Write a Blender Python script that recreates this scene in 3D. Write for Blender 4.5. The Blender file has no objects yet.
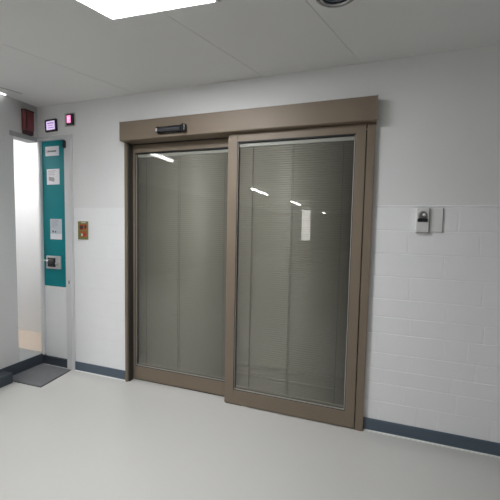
import bpy, bmesh, math, random
from mathutils import Vector, Matrix
random.seed(4)
C = bpy.context.scene.collection
SC = bpy.context.scene

# ------------------------------------------------------------------ camera
F_PX = 327.71
YAW, PITCH, ROLL = -0.3292, 0.0650, 0.0205
cam = bpy.data.cameras.new('camera'); cam.sensor_width = 36; cam.lens = F_PX / 500 * 36
cam.clip_start = 0.02
co = bpy.data.objects.new('camera', cam); C.objects.link(co)
fwd = Vector((math.sin(YAW)*math.cos(PITCH), math.cos(YAW)*math.cos(PITCH), -math.sin(PITCH)))
rgt = Vector((math.cos(YAW), -math.sin(YAW), 0)); up = rgt.cross(fwd)
r2 = rgt*math.cos(ROLL) + up*math.sin(ROLL); u2 = -rgt*math.sin(ROLL) + up*math.cos(ROLL)
M = Matrix((r2, u2, -fwd)).transposed().to_4x4(); M.translation = Vector((-0.0558, -2.3605, 1.3870))
co.matrix_world = M
SC.camera = co

# ------------------------------------------------------------------ world, exposure
w = bpy.data.worlds.new('world'); SC.world = w; w.use_nodes = True
w.node_tree.nodes['Background'].inputs[0].default_value = (0.9, 0.95, 1, 1)
w.node_tree.nodes['Background'].inputs[1].default_value = 0.03
SC.view_settings.view_transform = 'Standard'; SC.view_settings.look = 'None'
SC.view_settings.gamma = 1; SC.view_settings.use_curve_mapping = False
SC.view_settings.exposure = 1.06
PANEL_W = 4.8      # watts thrown down by the square ceiling panel
LEFT_W = 19  # watts of the added fill panel on the left
RIGHT_W = 1.5  # watts of each added fill panel on the right
SPREAD = 135       # beam angle of the panels, degrees
PANEL_E = 14.3      # the square ceiling panel
TUBE_E = 28       # the tubes of the hall
PASSAGE_E = 14    # the lamp of the passage behind the opening
CORNER_E = 1.6
NEAR_E = 7        # the tube nearest the glass
RIGHT_E = 0.5       # unseen fill panels added on the right, behind the camera
LEFT_E = 1.0        # unseen fill panel added on the left

# ------------------------------------------------------------------ materials
MATS = {}
def mat(name, col, rough=0.5, metal=0.0, spec=0.5, emit=0, noise=0.0, nscale=30, bump=0.0, bscale=200):
    m = bpy.data.materials.new(name); m.use_nodes = True
    nt = m.node_tree; b = nt.nodes['Principled BSDF']
    c = (*col, 1)
    b.inputs['Base Color'].default_value = c
    b.inputs['Roughness'].default_value = rough; b.inputs['Metallic'].default_value = metal
    b.inputs['Specular IOR Level'].default_value = spec
    if emit:
        b.inputs['Emission Color'].default_value = c; b.inputs['Emission Strength'].default_value = emit
    tc = nt.nodes.new('ShaderNodeTexCoord')
    if noise:
        n = nt.nodes.new('ShaderNodeTexNoise'); n.inputs['Scale'].default_value = nscale; n.inputs['Detail'].default_value = 4
        nt.links.new(tc.outputs['Object'], n.inputs['Vector'])
        mx = nt.nodes.new('ShaderNodeMix'); mx.data_type = 'RGBA'
        mx.inputs[6].default_value = (*[x*(1-noise) for x in col], 1); mx.inputs[7].default_value = (*[min(1, x*(1+noise)) for x in col], 1)
        nt.links.new(n.outputs['Fac'], mx.inputs[0]); nt.links.new(mx.outputs[2], b.inputs['Base Color'])
    if bump:
        n = nt.nodes.new('ShaderNodeTexNoise'); n.inputs['Scale'].default_value = bscale; n.inputs['Detail'].default_value = 3
        nt.links.new(tc.outputs['Object'], n.inputs['Vector'])
        bp = nt.nodes.new('ShaderNodeBump'); bp.inputs['Strength'].default_value = bump; bp.inputs['Distance'].default_value = 0.002
        nt.links.new(n.outputs['Fac'], bp.inputs['Height']); nt.links.new(bp.outputs['Normal'], b.inputs['Normal'])
    MATS[name] = m
    return m
mat('plaster_paint', (.83, .83, .83), .55, noise=.02, nscale=4, bump=.1, bscale=120)
mat('wall_paint', (.80, .80, .80), .55, noise=.02, nscale=4, bump=.1, bscale=120)
mat('wall_grey', (.58, .58, .575), .55, noise=.02, nscale=4)
mat('block_paint', (.89, .89, .905), .42, noise=.02, nscale=8, bump=.12, bscale=60)
mat('ceiling_paint', (.77, .77, .76), .8, noise=.015, nscale=3)
mat('floor_vinyl', (.53, .522, .50), .33, noise=.025, nscale=2.5)
mat('landing_vinyl', (.30, .31, .31), .5, noise=.03, nscale=6)
mat('tan_vinyl', (.62, .52, .43), .5, noise=.05, nscale=8)
mat('baseboard', (.085, .115, .15), .5, noise=.06, nscale=20)
mat('dark_base', (.042, .054, .068), .55, noise=.1, nscale=20)
mat('caulk', (.88, .88, .86), .6, noise=.05, nscale=20)
mat('bronze', (.212, .166, .121), .5, .1, noise=.03, nscale=6)
mat('bronze_dark', (.03, .027, .023), .5)
mat('gasket', (.012, .012, .013), .6)
mat('bead', (.46, .44, .41), .4, .3)
mat('slat', (.315, .295, .255), .45, .0, noise=.04, nscale=5)
mat('head_rail', (.47, .465, .43), .4)
mat('cord', (.13, .125, .105), .8)
mat('frame_grey', (.67, .67, .68), .45, noise=.02, nscale=10)
mat('lintel_grey', (.36, .36, .36), .5, noise=.05, nscale=14)
mat('panel_grey', (.80, .81, .81), .5, noise=.02, nscale=10)
mat('teal', (.0, .215, .245), .45, spec=.25, noise=.04, nscale=6)
mat('paper', (.80, .80, .84), .7, noise=.02, nscale=30)
mat('paper_grey', (.55, .60, .66), .7, noise=.06, nscale=60)
mat('ink', (.10, .10, .13), .7)
mat('ink_red', (.45, .08, .16), .7)
mat('ink_grey', (.36, .34, .36), .7)
mat('steel', (.62, .61, .60), .35, .6, noise=.05, nscale=20)
mat('black', (.012, .012, .014), .35)
mat('black_gloss', (.012, .015, .024), .12)
mat('dark_grey', (.05, .05, .055), .4)
mat('maroon', (.16, .030, .028), .35, noise=.08, nscale=40)
mat('maroon_dark', (.035, .008, .010), .4)
mat('screen_lilac', (.74, .60, .90), .3, emit=.4)
mat('screen_pink', (.85, .22, .46), .3, emit=.7)
mat('screen_ink', (.40, .16, .58), .5)
mat('plate_grey', (.52, .52, .52), .5)
mat('mat_grey', (.155, .158, .168), .5, .2, noise=.12, nscale=25, bump=.2, bscale=300)
mat('mat_edge', (.03, .032, .036), .6)
mat('plastic_white', (.74, .74, .72), .4)
mat('blank_white', (.78, .78, .77), .4)
mat('sign_green', (.20, .21, .07), .5, noise=.3, nscale=40)
mat('sign_orange', (.40, .095, .02), .5, noise=.15, nscale=60)
mat('sign_dark', (.06, .02, .025), .5)
mat('sign_cream', (.62, .62, .50), .5)
mat('sign_leaf', (.08, .22, .05), .5)
mat('sign_redpatch', (.40, .03, .03), .5)
mat('lamp_frame', (.86, .86, .86), .4)
mat('led', (.97, .985, 1), .5, emit=PANEL_E)
mat('tube_glow', (1, 1, .97), .5, emit=TUBE_E)
mat('near_glow', (1, 1, .97), .5, emit=NEAR_E)
mat('right_glow', (1, 1, .985), .5, emit=RIGHT_E)
mat('left_glow', (1, 1, .985), .5, emit=LEFT_E)
mat('window_glow', (1, .98, .94), .5, emit=2.8)
mat('passage_glow', (1, 1, 1), .5, emit=PASSAGE_E)
mat('corner_glow', (1, 1, 1), .5, emit=CORNER_E)
mat('chrome', (.45, .45, .45), .25, .9)
mat('lens_blue', (.02, .035, .07), .08)
mat('far_dark', (.10, .105, .11), .6)
mat('hall_wall', (.42, .42, .41), .6, noise=.03, nscale=3)
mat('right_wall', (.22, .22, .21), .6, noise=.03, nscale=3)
mat('far_white', (.92, .92, .90), .5)
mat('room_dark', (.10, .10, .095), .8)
# clear glazing: transmits straight through and mirrors by Fresnel
g = bpy.data.materials.new('glazing'); g.use_nodes = True; nt = g.node_tree
for n in list(nt.nodes):
    if n.type != 'OUTPUT_MATERIAL': nt.nodes.remove(n)
out = nt.nodes['Material Output']
fr = nt.nodes.new('ShaderNodeFresnel')
geo = nt.nodes.new('ShaderNodeNewGeometry'); ior = nt.nodes.new('ShaderNodeMath'); ior.operation = 'MULTIPLY_ADD'
ior.inputs[1].default_value = 1/1.5 - 1.5; ior.inputs[2].default_value = 1.5      # same air-to-glass mirror on both faces
nt.links.new(geo.outputs['Backfacing'], ior.inputs[0]); nt.links.new(ior.outputs[0], fr.inputs['IOR'])
tr = nt.nodes.new('ShaderNodeBsdfTransparent'); tr.inputs[0].default_value = (.955, .96, .95, 1)
gl = nt.nodes.new('ShaderNodeBsdfGlossy'); gl.inputs['Roughness'].default_value = .02
ms = nt.nodes.new('ShaderNodeMixShader')
nt.links.new(fr.outputs[0], ms.inputs[0]); nt.links.new(tr.outputs[0], ms.inputs[1]); nt.links.new(gl.outputs[0], ms.inputs[2])
nt.links.new(ms.outputs[0], out.inputs['Surface'])
MATS['glazing'] = g

# ------------------------------------------------------------------ mesh helpers
def box(bm, x0, x1, y0, y1, z0, z1, bev=0.0, seg=2, mi=0):
    t = bmesh.new()
    vs = [t.verts.new((x, y, z)) for x in (x0, x1) for y in (y0, y1) for z in (z0, z1)]
    for f in ((0,1,3,2), (4,6,7,5), (0,4,5,1), (2,3,7,6), (0,2,6,4), (1,5,7,3)): t.faces.new([vs[i] for i in f])
    bmesh.ops.recalc_face_normals(t, faces=t.faces)
    if bev: bmesh.ops.bevel(t, geom=list(t.edges), offset=bev, segments=seg, affect='EDGES', profile=.5)
    join(bm, t, mi)
def join(bm, t, mi=0, mx=None):
    if mx is not None: bmesh.ops.transform(t, matrix=mx, verts=t.verts)
    mp = {v: bm.verts.new(v.co) for v in t.verts}
    for f in t.faces:
        nf = bm.faces.new([mp[v] for v in f.verts]); nf.material_index = mi; nf.smooth = f.smooth
    t.free()
def prism(bm, pts, z0, z1, mi=0, bev=0.0):
    """polygon pts (x, y) extruded from z0 to z1"""
    t = bmesh.new()
    a = [t.verts.new((x, y, z0)) for x, y in pts]; b = [t.verts.new((x, y, z1)) for x, y in pts]
    n = len(pts); t.faces.new(a[::-1]); t.faces.new(b)
    for i in range(n): t.faces.new((a[i], a[(i+1) % n], b[(i+1) % n], b[i]))
    bmesh.ops.recalc_face_normals(t, faces=t.faces)
    if bev: bmesh.ops.bevel(t, geom=list(t.edges), offset=bev, segments=2, affect='EDGES', profile=.5)
    join(bm, t, mi)
def extrude_profile(bm, prof, axis, a0, a1, mi=0, smooth=False):
    """closed profile of 2-D points extruded along axis 'x' (profile y,z), 'y' (x,z) or 'z' (x,y)"""
    t = bmesh.new()
    def P(p, a): return {'x': (a, p[0], p[1]), 'y': (p[0], a, p[1]), 'z': (p[0], p[1], a)}[axis]
    A = [t.verts.new(P(p, a0)) for p in prof]; B = [t.verts.new(P(p, a1)) for p in prof]
    n = len(prof); t.faces.new(A); t.faces.new(B[::-1])
    for i in range(n):
        f = t.faces.new((A[i], B[i], B[(i+1) % n], A[(i+1) % n])); f.smooth = smooth
    bmesh.ops.recalc_face_normals(t, faces=t.faces)
    join(bm, t, mi)
def lathe(bm, prof, mx=None, n=40, mi=0):
    """prof of (radius, height) turned about z"""
    t = bmesh.new(); rings = []
    for r, h in prof:
        if r < 1e-6: rings.append([t.verts.new((0, 0, h))])
        else: rings.append([t.verts.new((r*math.cos(2*math.pi*i/n), r*math.sin(2*math.pi*i/n), h)) for i in range(n)])
    for a, b in zip(rings, rings[1:]):
        for i in range(n):
            j = (i+1) % n
            q = [a[i % len(a)], a[j % len(a)], b[j % len(b)], b[i % len(b)]]
            q = list(dict.fromkeys(q))
            if len(q) > 2: t.faces.new(q).smooth = True
    bmesh.ops.recalc_face_normals(t, faces=t.faces)
    join(bm, t, mi, mx)
def tube(bm, pts, r, n=8, mi=0):
    t = bmesh.new(); pts = [Vector(p) for p in pts]; rings = []
    for i, p in enumerate(pts):
        d = (pts[min(i+1, len(pts)-1)] - pts[max(i-1, 0)]).normalized()
        s = d.orthogonal().normalized(); q = d.cross(s)
        rings.append([t.verts.new(p + r*(math.cos(2*math.pi*k/n)*s + math.sin(2*math.pi*k/n)*q)) for k in range(n)])
    for a, b in zip(rings, rings[1:]):
        for k in range(n):
            t.faces.new((a[k], a[(k+1) % n], b[(k+1) % n], b[k])).smooth = True
    t.faces.new(rings[0][::-1]); t.faces.new(rings[-1])
    bmesh.ops.recalc_face_normals(t, faces=t.faces)
    join(bm, t, mi)
def obj(name, bm, m, parent=None, loc=None):
    me = bpy.data.meshes.new(name); bm.to_mesh(me); bm.free()
    for x in (m if isinstance(m, (list, tuple)) else [m]): me.materials.append(MATS[x])
    o = bpy.data.objects.new(name, me); C.objects.link(o)
    if parent is not None:
        o.parent = parent; base = world_loc(parent)
    else: base = Vector((0, 0, 0))
    if loc is not None:      # geometry given in place; origin moved to loc
        L = Vector(loc); me.transform(Matrix.Translation(-L)); o.location = L - base
    elif parent is not None:
        me.transform(Matrix.Translation(-base))
    return o
def world_loc(o):
    v = Vector(o.location)
    while o.parent: o = o.parent; v += o.location
    return v
def B(name, m, parent, *boxes, bev=0.0, loc=None):
    bm = bmesh.new()
    for b in boxes: box(bm, *b, bev=bev)
    return obj(name, bm, m, parent, loc)
def thing(name, label, cat, loc, group=None, kind=None):
    o = bpy.data.objects.new(name, None); C.objects.link(o); o.location = loc; o.empty_display_size = .1
    return tag(o, label, cat, group, kind)
def tag(o, label, cat, group=None, kind=None):
    o['label'] = label; o['category'] = cat
    if group: o['group'] = group
    if kind: o['kind'] = kind
    return o
def struct(name, bm, m, parent=None):
    o = obj(name, bm, m, parent)
    if parent is None: o['kind'] = 'structure'
    return o

def beam(parent, x, y, size, watts, spread=None):
    l = bpy.data.lights.new('beam', 'AREA'); l.size = size; l.energy = watts; l.spread = math.radians(spread or SPREAD); l.color = (.97, .985, 1)
    o = bpy.data.objects.new('beam', l); C.objects.link(o); o.parent = parent
    o.location = Vector((x, y, HC-.016)) - Vector(parent.location)
    return o

HC = 2.4957           # ceiling height
XL = -3.03           # left wall face
XR = 1.7             # right wall face

# ------------------------------------------------------------------ the setting: floor
bm = bmesh.new(); box(bm, -6.0, 3.2, -20.0, 1.6, -.08, 0); struct('floor', bm, 'floor_vinyl')

# ---- ceiling: long boards with narrow open joints, a backing above
bm = bmesh.new()
cuts = [-5.2, -3.6, -1.885, -.775, -.10, 2.6, 4.2]
SH = .362 * 2.5
for a, b in zip(cuts, cuts[1:]):
    e = .0013
    prism(bm, [(a+e, 0.02), (b-e, .02), (b-e-SH, -2.5), (a+e-SH, -2.5)], HC, HC+.02, bev=.0012)
box(bm, -6.2, 4.4, -2.55, .12, HC+.004, HC+.05)
box(bm, -6.2, 4.4, -20.1, -2.5, HC, HC+.05)
struct('ceiling', bm, 'ceiling_paint')

# ---- back wall: block courses below, smooth plaster above
COURSE = [1.5461, 1.395, 1.241, 1.088, .9364, .813, .700, .563, .4506, .3505, .222, .0]
def block_front(bm, x0, x1, z0, z1, yf=0.0, d=.0028, g=.0016, s=.004, mi=0):
    """one block face: flat front with sloped margins down to the joint"""
    t = bmesh.new()
    o = [t.verts.new(p) for p in ((x0+g, yf+d, z0+g), (x1-g, yf+d, z0+g), (x1-g, yf+d, z1-g), (x0+g, yf+d, z1-g))]
    i = [t.verts.new(p) for p in ((x0+s, yf, z0+s), (x1-s, yf, z0+s), (x1-s, yf, z1-s), (x0+s, yf, z1-s))]
    t.faces.new(i)
    for k in range(4): t.faces.new((o[k], o[(k+1) % 4], i[(k+1) % 4], i[k]))
    bmesh.ops.recalc_face_normals(t, faces=t.faces)
    if t.faces and sum((f.normal.y for f in t.faces)) > 0: bmesh.ops.reverse_faces(t, faces=t.faces)
    join(bm, t, mi)
def block_wall(bm, xa, xb, joints, d=.0028, mi=0):
    for k in range(len(COURSE)-1):
        z1, z0 = COURSE[k], COURSE[k+1]
        js = [xa] + [j for j in joints(k) if xa+.02 < j < xb-.02] + [xb]
        for a, b in zip(js, js[1:]): block_front(bm, a, b, z0, z1, d=d, mi=mi)
    box(bm, xa, xb, .0022, .14, 0, COURSE[0])
def joints_right(k):
    known = {0: [.509, .92], 1: [.23, .63], 2: [.44, .84], 3: [.25, .66], 4: [.47, .87], 5: [.27, .68], 6: [.07, .465, .60], 7: [.27, .65],
             8: [.13, .52], 9: [.245, .555], 10: [.09, .335, .455, .75]}[k]
    js = list(known)
    while js[-1] < 3: js.append(js[-1] + .40)
    return js
def joints_left(k): return [-2.60 + (.18 if k % 2 else .38)]
bm = bmesh.new()
block_wall(bm, 0.0, XR, joints_right)
# bull-nosed ledge over the block facing, then plaster set back
led = [(.002, 1.5461), (-.0015, 1.549), (-.002, 1.553), (-.0012, 1.557), (.0, 1.560), (.14, 1.560), (.14, 1.5461)]
extrude_profile(bm, led, 'x', 0.0, XR)
box(bm, 0.0, XR, .0, .14, 1.560, HC, mi=1)
block_wall(bm, -2.60, -2.009, joints_left, d=.0008)
box(bm, -2.60, -2.009, .0, .14, 1.5461, HC, mi=1)
box(bm, -2.009, 0, .0, .14, 2.10, HC, mi=1)          # over the sliding door
box(bm, XL-.001, -2.60, .0, .14, 2.213, HC, mi=1)       # over the narrow teal door
struct('wall_back', bm, ['block_paint', 'plaster_paint'])

# ---- left wall with its doorway, lintel, landing and the passage beyond
bm = bmesh.new()
box(bm, XL-.10, XL, -.62, -.235, 0, HC)
box(bm, XL-.10, XL, -.235, 0.0, 2.210, HC)
struct('wall_left', bm, 'wall_grey')
bm = bmesh.new(); box(bm, XL-.11, XL+.006, -.268, -.012, 2.166, 2.210, bev=.002); struct('trim_1', bm, 'lintel_grey')   # lintel
bm = bmesh.new()
box(bm, XL-.09, XL-.0, -.235, .02, 0, .098); box(bm, XL-2.4, XL-.09, -.56, .03, 0, .098)
struct('floor_landing', bm, 'landing_vinyl')
bm = bmesh.new(); box(bm, XL-2.4, XL+.04, .03, .46, 0, .1); struct('floor_passage', bm, 'tan_vinyl')
bm = bmesh.new()
box(bm, XL-2.5, -2.2, .46, .56, 0, HC); box(bm, XL-2.5, XL-2.4, -.56, .46, 0, HC); box(bm, XL-2.5, XL-.1, -.62, -.56, 0, HC)
box(bm, -2.55, -2.45, .14, .46, 0, HC)
struct('wall_passage', bm, 'wall_paint')
bm = bmesh.new(); box(bm, XL-2.5, -2.45, .12, .56, HC+.001, HC+.05); struct('ceiling_passage', bm, 'ceiling_paint')

# ---- the rest of the hall, behind the camera
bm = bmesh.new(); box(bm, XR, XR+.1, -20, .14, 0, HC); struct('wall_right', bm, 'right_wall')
bm = bmesh.new(); box(bm, -5.6, -5.5, -20, -.62, 0, HC); struct('wall_hall', bm, 'hall_wall')
bm = bmesh.new(); box(bm, -5.6, 2.7, -20.1, -20, 0, HC); struct('wall_front', bm, 'hall_wall')
bm = bmesh.new(); box(bm, -2.50, -1.95, -11.5, -11.06, 0, HC, bev=.01); struct('wall_pillar', bm, 'hall_wall')
wn = bpy.data.objects.new('window_1', None); C.objects.link(wn); wn.location = (-2.24, -11.05, .95); wn['kind'] = 'structure'
B('window_frame', 'lamp_frame', wn, (-2.44, -2.41, -11.06, -11.03, .93, 2.22), (-2.07, -2.04, -11.06, -11.03, .93, 2.22), (-2.41, -2.07, -11.06, -11.03, .93, .96), (-2.41, -2.07, -11.06, -11.03, 2.19, 2.22))
B('window_pane', 'window_glow', wn, (-2.41, -2.07, -11.058, -11.045, .96, 2.19))
# ---- dim room behind the sliding door
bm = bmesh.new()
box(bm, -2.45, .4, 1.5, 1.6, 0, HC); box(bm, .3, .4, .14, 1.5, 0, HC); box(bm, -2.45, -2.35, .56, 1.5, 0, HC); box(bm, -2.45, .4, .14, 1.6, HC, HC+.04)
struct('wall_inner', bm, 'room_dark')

# ---- baseboards
def base(name, x0, x1):
    bm = bmesh.new()
    extrude_profile(bm, [(0, .007), (-.008, .007), (-.008, .084), (-.005, .0895), (0, .0895)], 'x', x0, x1)
    o = struct(name, bm, 'baseboard')
    return o
base('baseboard_right', .001, XR); base('baseboard_back', -2.599, -2.010)
bm = bmesh.new()
box(bm, .001, XR, -.015, 0, 0, .009); box(bm, -2.599, -2.010, -.015, 0, 0, .009)
struct('trim_2', bm, 'caulk')           # pale sealing bead along the floor
bm = bmesh.new()
box(bm, XL, XL+.010, -.62, 0.0, 0, .106, bev=.002)
struct('baseboard_left', bm, 'dark_base')
bm = bmesh.new(); box(bm, XL+.010, -2.895, -.62, -.389, 0, .088, bev=.003); struct('trim_3', bm, 'dark_base')   # dark plinth

# ------------------------------------------------------------------ sliding door
d1 = thing('door_1', 'bronze metal automatic sliding door with two glazed leaves and blinds', 'door', (-1.0, 0, 0), kind='structure')
bm = bmesh.new()
prof = [(0.10, 2.097), (-.074, 2.097), (-.078, 2.100), (-.080, 2.104), (-.080, 2.246), (-.077, 2.250), (-.070, 2.252), (.003, 2.252), (.003, 2.13), (.10, 2.13)]
extrude_profile(bm, prof, 'x', -2.002, -.001)
hd = obj('header', bm, 'bronze', d1)
B('end_cap', 'bronze', hd, (-2.006, -2.002, -.081, .002, 2.096, 2.253), bev=.001)
B('end_cap', 'bronze', hd, (-.001, .003, -.081, .002, 2.096, 2.253), bev=.001)
B('jamb', 'bronze', d1, (-2.009, -1.983, -.020, .046, 0, 2.096), bev=.002)
B('gap_strip', 'bronze_dark', d1, (-1.983, -1.972, -.006, .046, .0, 2.094), bev=.001)  # dark strip standing in for the shaded gap between jamb and leaf
B('jamb', 'bronze', d1, (-.052, 0.0, -.032, .10, 0, 2.096), bev=.002)
B('track', 'bronze_dark', d1, (-1.972, -1.02, .048, .10, 2.088, 2.0965), (-1.972, -1.03, .055, .085, 0, .004))
def leaf(x0, x1, gx0, gx1, y0, z0, zb, zt, z1, blind_bottom, cords, loose=False):
    D = .044
    bm = bmesh.new()
    box(bm, x0, gx0, y0, y0+D, z0, z1, bev=.0025); box(bm, gx1, x1, y0, y0+D, z0, z1, bev=.0025)
    box(bm, gx0-.001, gx1+.001, y0+.0006, y0+D, z0, zb, bev=.0015); box(bm, gx0-.001, gx1+.001, y0+.0006, y0+D, zt, z1, bev=.0015)
    lf = obj('door_leaf', bm, 'bronze', d1)
    s, t = .004, .0055
    yb0, yb1 = y0+.006, y0+.012
    B('gasket', 'gasket', lf, (gx0, gx0+s, y0+.003, y0+.016, zb, zt), (gx1-s, gx1, y0+.003, y0+.016, zb, zt),
      (gx0+s, gx1-s, y0+.003, y0+.016, zt-.009, zt), (gx0+s, gx1-s, y0+.003, y0+.016, zb, zb+s))
    B('glazing_bead', 'bead', lf, (gx0+s, gx0+s+t*.6, yb0, yb1, zb+s, zt-.009), (gx1-s-t, gx1-s, yb0, yb1, zb+s, zt-.009),
      (gx0+s+t*.6, gx1-s-t, yb0, yb1, zb+s, zb+s+t*1.3))
    B('glass_pane', 'glazing', lf, (gx0+s+.001, gx1-s-.001, y0+.0125, y0+.0165, zb+s, zt-.0095))
    # venetian blind between the panes: head rail, slats, ladder cords, bottom rail
    bx0, bx1 = gx0+.010, gx1-.012
    top = zt-.012
    B('blind_head_rail', 'head_rail', lf, (bx0, bx1, y0+.019, y0+.036, top-.026, top), bev=.002)
    bm = bmesh.new(); p = .0165; yc = y0+.029; z = top-.034; wd = .0185; th = math.radians(68)
    rows = []
    while z > blind_bottom+.014:
        th = math.radians(74)
        if loose and .318 < z < .345: th = math.radians(38)
        elif loose and .262 < z <= .318: th = math.radians(82)
        elif loose and .24 < z <= .262: th = math.radians(44)
        elif loose and z <= .24: th = math.radians(84)
        prof = []
        for q in range(5):
            u = (q/4-.5)*wd; c = .0014*(1-(2*u/wd)**2)
            prof.append((yc + u*math.cos(th) - c*math.sin(th), z + u*math.sin(th) + c*math.cos(th)))
        prof2 = [(a+.0005, b-.0002) for a, b in prof[::-1]]
        extrude_profile(bm, prof+prof2, 'x', bx0+.003+random.uniform(-.0008, .0008), bx1-.003, smooth=True)
        z -= p
    obj('blind_slats', bm, 'slat', lf)
    bm = bmesh.new()
    for cx in cords:
        tube(bm, [(cx, yc-.0085, top-.026), (cx, yc-.0085, blind_bottom+.006)], .0010, 6)
    obj('blind_cords', bm, 'cord', lf)
    B('blind_bottom_rail', 'slat', lf, (bx0+.002, bx1-.002, yc-.008, yc+.008, blind_bottom, blind_bottom+.013), bev=.002)
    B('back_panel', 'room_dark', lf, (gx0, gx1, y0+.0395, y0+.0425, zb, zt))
    return lf
leaf(-1.995, -.985, -1.951, -1.036, .048, .010, .128, 2.022, 2.086, .140, (-1.85, -1.53, -1.515, -1.11))
leaf(-1.042, -.058, -.968, -.123, -.032, .008, .121, 2.034, 2.094, .133, (-.85, -.845, -.55, -.54, -.20), loose=True)
B('floor_guide', 'gasket', d1, (-1.035, -.90, -.024, .006, 0, .008))

# motion sensor on the header
ms_ = thing('motion_sensor', 'black motion sensor bar mounted on the bronze door header', 'sensor', (-1.50, -.08, 2.148))
bm = bmesh.new()
pr = [(-.080, 2.122), (-.104, 2.125), (-.118, 2.134), (-.123, 2.149), (-.120, 2.162), (-.108, 2.172), (-.080, 2.175)]
extrude_profile(bm, pr, 'x', -1.610, -1.395, smooth=True)
obj('body', bm, 'black_gloss', ms_)
B('end_block', 'black', ms_, (-1.400, -1.366, -.125, -.080, 2.122, 2.177), bev=.006)
B('end_block', 'black', ms_, (-1.624, -1.608, -.120, -.080, 2.123, 2.172), bev=.005)
bm = bmesh.new(); extrude_profile(bm, [(-.117, 2.131), (-.1255, 2.144), (-.1235, 2.152), (-.116, 2.144)], 'x', -1.60, -1.41)
obj('lens', bm, 'dark_grey', ms_)
B('white_chip', 'plastic_white', ms_, (-1.624, -1.610, -.1235, -.1195, 2.134, 2.156), bev=.0015)  # small white piece at the left end of the bar

# ------------------------------------------------------------------ narrow teal door and its frame
d2 = thing('door_2', 'narrow door with a teal upper panel in a grey metal frame', 'door', (-2.85, 0, 0), kind='structure')
bm = bmesh.new()
extrude_profile(bm, [(-2.694, -.004), (-2.688, -.016), (-2.622, -.016), (-2.618, -.010), (-2.600, -.010), (-2.600, .06), (-2.694, .06)], 'z', 0, 2.180)
jr = obj('jamb', bm, 'frame_grey', d2)
B('lock_hole', 'dark_grey', jr, (-2.655, -2.645, -.0185, -.0155, .832, .864), bev=.001)
B('jamb', 'frame_grey', d2, (XL+.001, -3.004, -.008, .06, .100, 2.180), bev=.002)
B('head_rail', 'frame_grey', d2, (XL+.001, -2.600, -.010, .06, 2.180, 2.212), bev=.002)
lf = B('door_leaf', 'panel_grey', d2, (-2.999, -2.697, .018, .055, .083, 2.178), bev=.0015)
B('teal_panel', 'teal', lf, (-2.998, -2.713, .014, .0185, .790, 2.176), bev=.001)
B('edge_strip', 'frame_grey', lf, (-2.711, -2.698, .013, .0185, .09, 2.176), bev=.001)
B('threshold', 'dark_base', d2, (XL+.001, -2.694, .004, .06, 0, .081))
cl = B('door_closer', 'black', d2, (-2.688, -2.662, -.034, -.014, 2.090, 2.160), bev=.006)
B('closer_cap', 'black', cl, (-2.684, -2.666, -.038, -.033, 2.10, 2.125), bev=.002)
lk = B('lock_plate', 'steel', d2, (-2.952, -2.775, -.002, .0145, .962, 1.086), bev=.003)
B('lock_recess', 'black', lk, (-2.930, -2.832, -.006, -.001, .980, 1.068), bev=.002)
bm = bmesh.new(); lathe(bm, [(0, .040), (.014, .040), (.022, .034), (.024, .022), (.018, .010), (.022, 0)], Matrix.Translation((-2.864, -.004, 1.036)) @ Matrix.Rotation(math.pi/2, 4, 'X'))
obj('knob', bm, 'dark_grey', lk)
bm = bmesh.new(); lathe(bm, [(0, .022), (.012, .022), (.014, .016), (.014, 0)], Matrix.Translation((-2.803, -.002, 1.018)) @ Matrix.Rotation(math.pi/2, 4, 'X'))
obj('key_cylinder', bm, 'steel', lk)
bm = bmesh.new(); tube(bm, [(-2.905, -.004, 1.044), (-2.912, -.030, 1.044), (-2.930, -.036, 1.044), (-2.955, -.036, 1.042), (-2.972, -.034, 1.038)], .0075, 10)
obj('lever', bm, 'steel', lk)

def strokes(name, m, parent, y, rows):
    bm = bmesh.new()
    for x0, x1, z, h in rows:
        x = x0
        while x < x1-.002:
            wv = random.uniform(.004, .009); e = min(x+wv, x1)
            box(bm, x, e, y-.0005, y, z, z+h*random.uniform(.75, 1)); x = e + random.uniform(.0012, .003)
    return obj(name, bm, m, parent)
yf = .0138
p1 = thing('paper_notice', 'small white printed notice, highest of the papers on the teal door panel', 'paper', (-2.87, yf, 2.037), 'papers taped to the teal door')
B('sheet', 'paper', p1, (-2.952, -2.782, yf-.0015, yf, 2.037, 2.126))
strokes('lettering', 'ink', p1, yf-.0015, [(-2.920, -2.815, 2.073, .017)])
B('margin_line', 'ink_red', p1, (-2.934, -2.928, yf-.002, yf-.0015, 2.066, 2.092))
p2 = thing('paper_notice', 'white sheet with faint print and a dark picture, middle paper on the teal door panel', 'paper', (-2.86, yf, 1.768), 'papers taped to the teal door')
B('sheet', 'paper', p2, (-2.939, -2.780, yf-.0015, yf, 1.768, 1.914))
strokes('lettering', 'ink_grey', p2, yf-.0015, [(-2.92, -2.83, 1.892, .007), (-2.92, -2.85, 1.875, .006), (-2.915, -2.84, 1.858, .006)])
bm = bmesh.new()
prism(bm, [(0, 0), (.066, -.014), (.076, .006), (.062, .028), (.03, .030), (.004, .036)], 0, .0005)
bmesh.ops.transform(bm, matrix=Matrix.Translation((-2.915, yf-.0015, 1.808)) @ Matrix.Rotation(math.pi/2, 4, 'X'), verts=bm.verts)
obj('picture', bm, 'ink_grey', p2)
p3 = thing('paper_notice', 'bluish grey printed sheet with a white lower strip, just above the door lock', 'paper', (-2.835, yf, 1.246), 'papers taped to the teal door')
B('sheet', 'paper_grey', p3, (-2.908, -2.762, yf-.0015, yf, 1.246, 1.442))
B('white_strip', 'paper', p3, (-2.907, -2.763, yf-.0022, yf-.0015, 1.247, 1.300))
strokes('lettering', 'ink_grey', p3, yf-.0015, [(-2.89, -2.80, 1.419, .007), (-2.89, -2.82, 1.400, .007), (-2.89, -2.81, 1.381, .007), (-2.89, -2.84, 1.362, .007)])
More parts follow.
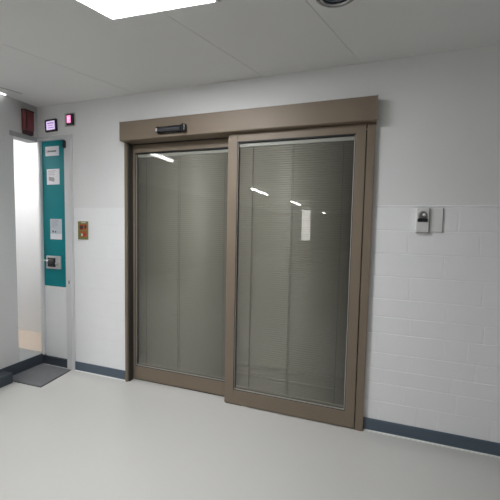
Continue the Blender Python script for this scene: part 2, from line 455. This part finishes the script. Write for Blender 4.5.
B('mark', 'ink', p3, (-2.880, -2.862, yf-.0022, yf-.0015, 1.312, 1.331)); B('mark', 'ink', p3, (-2.848, -2.832, yf-.0022, yf-.0015, 1.311, 1.327))

# ------------------------------------------------------------------ devices over the narrow door
# maroon alarm box on the lintel of the left wall
ab = thing('alarm_box', 'maroon metal box with a dark lid and slit, standing on the doorway lintel', 'alarm', (-3.005, -.115, 2.2105))
bm = bmesh.new()
def rr(x0, x1, y0, y1, r, n=5):
    pts = []
    for cx, cy, a in ((x1-r, y1-r, 0), (x0+r, y1-r, 90), (x0+r, y0+r, 180), (x1-r, y0+r, 270)):
        for k in range(n+1):
            t = math.radians(a+90*k/n); pts.append((cx+r*math.cos(t), cy+r*math.sin(t)))
    return pts
prism(bm, rr(-3.028, -2.985, -.163, -.066, .012), 2.243, 2.412)
obj('case', bm, 'maroon', ab)
bm = bmesh.new(); prism(bm, rr(-3.0285, -2.981, -.165, -.064, .012), 2.412, 2.426); obj('lid', bm, 'maroon_dark', ab)
B('slit', 'maroon_dark', ab, (-2.9865, -2.9835, -.146, -.136, 2.255, 2.400))
bm = bmesh.new(); prism(bm, rr(-2.9855, -2.978, -.134, -.074, .0035), 2.257, 2.402); obj('rib', bm, 'maroon', ab)
B('bracket', 'maroon_dark', ab, (-3.024, -2.99, -.156, -.073, 2.2105, 2.243))

ds = thing('wall_display', 'black framed square screen glowing lilac, hung slightly tilted above teal door', 'screen', (-2.841, 0, 2.307), 'lit screens over the teal door')
bm = bmesh.new()
for b in ((-2.909, -2.894, -.024, -.004, 2.252, 2.363), (-2.788, -2.773, -.024, -.004, 2.252, 2.363), (-2.896, -2.786, -.024, -.004, 2.252, 2.268), (-2.896, -2.786, -.024, -.004, 2.348, 2.363)): box(bm, *b, bev=.003)
obj('bezel', bm, 'black', ds)
sc_ = B('screen', 'screen_lilac', ds, (-2.896, -2.786, -.020, -.006, 2.266, 2.350))
strokes('screen_text', 'screen_ink', sc_, -.020, [(-2.882, -2.802, 2.323, .012), (-2.876, -2.806, 2.304, .008), (-2.872, -2.804, 2.283, .008)])
B('wall_bracket', 'dark_grey', ds, (-2.874, -2.809, -.005, 0, 2.28, 2.33))
ds.rotation_euler = (0, math.radians(-2.5), 0)

dp = thing('wall_display', 'small black screen glowing pink on a grey wall plate above door frame', 'screen', (-2.62, 0, 2.345), 'lit screens over the teal door')
B('wall_plate', 'plate_grey', dp, (-2.684, -2.562, -.008, 0, 2.285, 2.405), bev=.003)
B('bezel', 'black', dp, (-2.648, -2.566, -.026, -.008, 2.292, 2.390), bev=.005)
s_ = B('screen', 'screen_pink', dp, (-2.636, -2.592, -.0275, -.0255, 2.310, 2.376))
B('screen_figure', 'screen_lilac', s_, (-2.628, -2.615, -.0283, -.0275, 2.322, 2.366)); B('screen_figure', 'screen_lilac', s_, (-2.612, -2.600, -.0283, -.0275, 2.345, 2.357))

# framed sign beside the teal door
sg = thing('safety_sign', 'small green bordered sign with two orange pictures on the white wall', 'sign', (-2.495, 0, 1.33))
B('plate', 'sign_green', sg, (-2.554, -2.436, -.006, 0, 1.245, 1.412), bev=.0015)
B('picture', 'sign_orange', sg, (-2.536, -2.450, -.0075, -.0055, 1.332, 1.388))
B('picture', 'sign_orange', sg, (-2.536, -2.450, -.0075, -.0055, 1.268, 1.322))
bm = bmesh.new()
def blob(bm, x, z, rx, rz, y):
    t = bmesh.new(); vs = [t.verts.new((x+rx*math.cos(a), y, z+rz*math.sin(a))) for a in [k*math.pi/8 for k in range(16)]]
    vb = [t.verts.new((v.co.x, y+.0008, v.co.z)) for v in vs]
    t.faces.new(vs); t.faces.new(vb[::-1])
    for k in range(16): t.faces.new((vs[k], vs[(k+1) % 16], vb[(k+1) % 16], vb[k]))
    bmesh.ops.recalc_face_normals(t, faces=t.faces); join(bm, t)
blob(bm, -2.510, 1.356, .020, .021, -.0083)
obj('figure', bm, 'sign_dark', sg)
bm = bmesh.new(); blob(bm, -2.463, 1.362, .011, .018, -.0083); obj('figure', bm, 'sign_dark', sg)
bm = bmesh.new(); blob(bm, -2.505, 1.288, .012, .013, -.0083); obj('figure', bm, 'sign_cream', sg)
bm = bmesh.new(); blob(bm, -2.524, 1.292, .009, .014, -.0083); obj('figure', bm, 'sign_leaf', sg)
bm = bmesh.new(); blob(bm, -2.475, 1.290, .016, .014, -.0083); obj('figure', bm, 'sign_redpatch', sg)
B('tab', 'sign_cream', sg, (-2.512, -2.462, -.0075, -.0055, 1.396, 1.406))

for ch in sg.children: ch.location += Vector((.009, 0, .011))

# ------------------------------------------------------------------ floor mat
fm = thing('floor_mat', 'flat grey metal floor plate lying in the corner before the doorway', 'mat', (-2.82, -.19, 0))
bm = bmesh.new(); prism(bm, [(-3.016, -.375), (-2.597, -.365), (-2.642, -.022), (-3.016, -.018)], .0005, .010, bev=.003); obj('plate', bm, 'mat_grey', fm)
bm = bmesh.new(); prism(bm, [(-3.018, -.377), (-2.593, -.368), (-2.638, -.020), (-3.018, -.016)], 0, .004); obj('rim', bm, 'mat_edge', fm)

# ------------------------------------------------------------------ card reader and blank plate
cr = thing('card_reader', 'white wall access reader with dark domed sensor beside bronze door', 'card reader', (.305, 0, 1.46))
B('case', 'plastic_white', cr, (.266, .340, -.024, 0, 1.386, 1.540), bev=.004)
B('back_plate', 'dark_grey', cr, (.268, .3445, -.006, 0, 1.384, 1.5415))
bm = bmesh.new()
arch = [(.276, 1.470)] + [(.302-.026*math.cos(a), 1.496+.026*math.sin(a)) for a in [k*math.pi/10 for k in range(11)]] + [(.328, 1.470)]
t = bmesh.new()
va = [t.verts.new((x, -.0242, z)) for x, z in arch]; vb = [t.verts.new((.302+(x-.302)*.8, -.033, 1.492+(z-1.492)*.8)) for x, z in arch]
n = len(arch); t.faces.new(va[::-1]); t.faces.new(vb)
for k in range(n): t.faces.new((va[k], va[(k+1) % n], vb[(k+1) % n], vb[k]))
bmesh.ops.recalc_face_normals(t, faces=t.faces); join(bm, t)
dm = obj('sensor_dome', bm, 'chrome', cr)
bm = bmesh.new(); lathe(bm, [(0, .008), (.006, .007), (.010, .002), (.010, 0)], Matrix.Translation((.309, -.0325, 1.496)) @ Matrix.Rotation(math.pi/2, 4, 'X'), n=20)
obj('lens', bm, 'plastic_white', dm)
B('band', 'black', cr, (.273, .331, -.030, -.0235, 1.452, 1.473), bev=.001)
cp = thing('cover_plate', 'blank white square cover plate right of the card reader', 'wall plate', (.385, 0, 1.46))
B('plate', 'blank_white', cp, (.3465, .418, -.008, .0, 1.390, 1.540), bev=.0012)
B('edge_bar', 'ink_grey', cp, (.4185, .4225, -.006, 0, 1.388, 1.541))  # thin grey strip along the right edge of the plate

# ------------------------------------------------------------------ ceiling lamps
lp = thing('ceiling_light', 'square white LED panel lamp glowing on the grey ceiling', 'ceiling light', (-1.15, -1.15, HC))
V = Vector((.34, .94)); U = Vector((1, .066)).normalized()
A = Vector((-1.367, -.872))
def quad(i, L=.61, W=.61):
    a = A + U*i - V*i; b = A + U*(L-i) - V*i; c = A + U*(L-i) - V*(W-i); d = A + U*i - V*(W-i)
    return [tuple(p) for p in (a, b, c, d)]
bm = bmesh.new()
q0, q1 = quad(0), quad(.014)
for k in range(4):
    j = (k+1) % 4
    prism(bm, [q0[k], q0[j], q1[j], q1[k]], HC-.012, HC-.0005)
obj('frame', bm, 'lamp_frame', lp)
bm = bmesh.new(); prism(bm, quad(.0145), HC-.010, HC-.002); obj('diffuser', bm, 'led', lp)
qc = quad(0); beam(lp, sum(p[0] for p in qc)/4, sum(p[1] for p in qc)/4, .54, PANEL_W)

dl = thing('ceiling_light', 'round recessed downlight, unlit, with a metal ring', 'ceiling light', (-.212, -.722, HC))
mxd = Matrix.Translation((-.212, -.722, HC))
bm = bmesh.new(); lathe(bm, [(.078, -.0005), (.078, -.006), (.092, -.010), (.103, -.006), (.105, -.0005), (.078, -.0005)], mxd, n=48); obj('ring', bm, 'chrome', dl)
bm = bmesh.new(); lathe(bm, [(0, -.009), (.03, -.0085), (.06, -.006), (.077, -.002), (.077, -.0005), (0, -.0005)], mxd, n=48); obj('lens', bm, 'lens_blue', dl)

cl_ = thing('ceiling_light', 'grey framed ceiling lamp in the corner over the left doorway', 'ceiling light', (-2.95, -.4, HC))
bm = bmesh.new(); prism(bm, [(-2.839, -.284), (-3.02, -.299), (-3.02, -.58), (-2.95, -.58)], HC-.003, HC-.0005); obj('rim', bm, 'lintel_grey', cl_)
bm = bmesh.new(); prism(bm, [(-2.848, -.289), (-3.016, -.303), (-3.016, -.574), (-2.954, -.574)], HC-.006, HC-.003); obj('frame', bm, 'ceiling_paint', cl_)
bm = bmesh.new(); prism(bm, [(-3.014, -.306), (-2.985, -.318), (-2.992, -.56), (-3.014, -.56)], HC-.009, HC-.006); obj('diffuser', bm, 'corner_glow', cl_)

# tubes of the hall behind the camera, seen mirrored in the glass
def tube_lamp(x, y0, y1, label):
    t = thing('tube_light', label, 'ceiling light', (x, (y0+y1)/2, HC), 'tube lights of the hall')
    B('housing', 'lamp_frame', t, (x-.06, x+.06, y0-.02, y1+.02, HC-.035, HC-.0005), bev=.004)
    bm = bmesh.new(); tube(bm, [(x, y0, HC-.056), (x, y1, HC-.056)], .022, 12); obj('lamp_tube', bm, 'near_glow' if y1 > -3 else 'tube_glow', t)
for x, a, b, n_ in ((-2.99, -2.15, -1.61, 'nearest'), (-2.87, -7.45, -5.96, 'second'), (-2.63, -11.9, -9.96, 'third'), (-2.35, -18.7, -17.5, 'farthest')):
    tube_lamp(x, a, b, 'white tube light of the hall ceiling, %s in the row mirrored in the glass' % n_)
# unseen ceiling panels added to brighten the walls and floor
def fill_panel(x, y, m, watts, label):
    t = thing('fill_panel', label, 'ceiling light', (x, y, HC), 'added fill panels')
    B('frame', 'lamp_frame', t, (x-.31, x+.31, y-.31, y-.295, HC-.012, HC-.0005), (x-.31, x+.31, y+.295, y+.31, HC-.012, HC-.0005),
      (x-.31, x-.295, y-.295, y+.295, HC-.012, HC-.0005), (x+.295, x+.31, y-.295, y+.295, HC-.012, HC-.0005))
    B('diffuser', m, t, (x-.294, x+.294, y-.294, y+.294, HC-.010, HC-.002))
    beam(t, x, y, .56, watts)
fill_panel(.12, -2.95, 'right_glow', RIGHT_W, 'square white fill panel added unseen behind the viewer, nearer of two')
fill_panel(.60, -6.9, 'right_glow', RIGHT_W, 'square white fill panel added unseen behind the viewer, farther of two')
fill_panel(-4.5, -2.2, 'left_glow', LEFT_W, 'square white fill panel added unseen on the left side')
# lamp of the passage beyond the doorway
t = thing('passage_light', 'white ceiling lamp lighting the passage beyond the left doorway', 'ceiling light', (-3.85, -.22, HC))
B('housing', 'lamp_frame', t, (-4.3, -3.4, -.34, -.10, HC-.030, HC-.0005), bev=.004)
B('diffuser', 'passage_glow', t, (-4.28, -3.42, -.32, -.12, HC-.040, HC-.030), bev=.002)
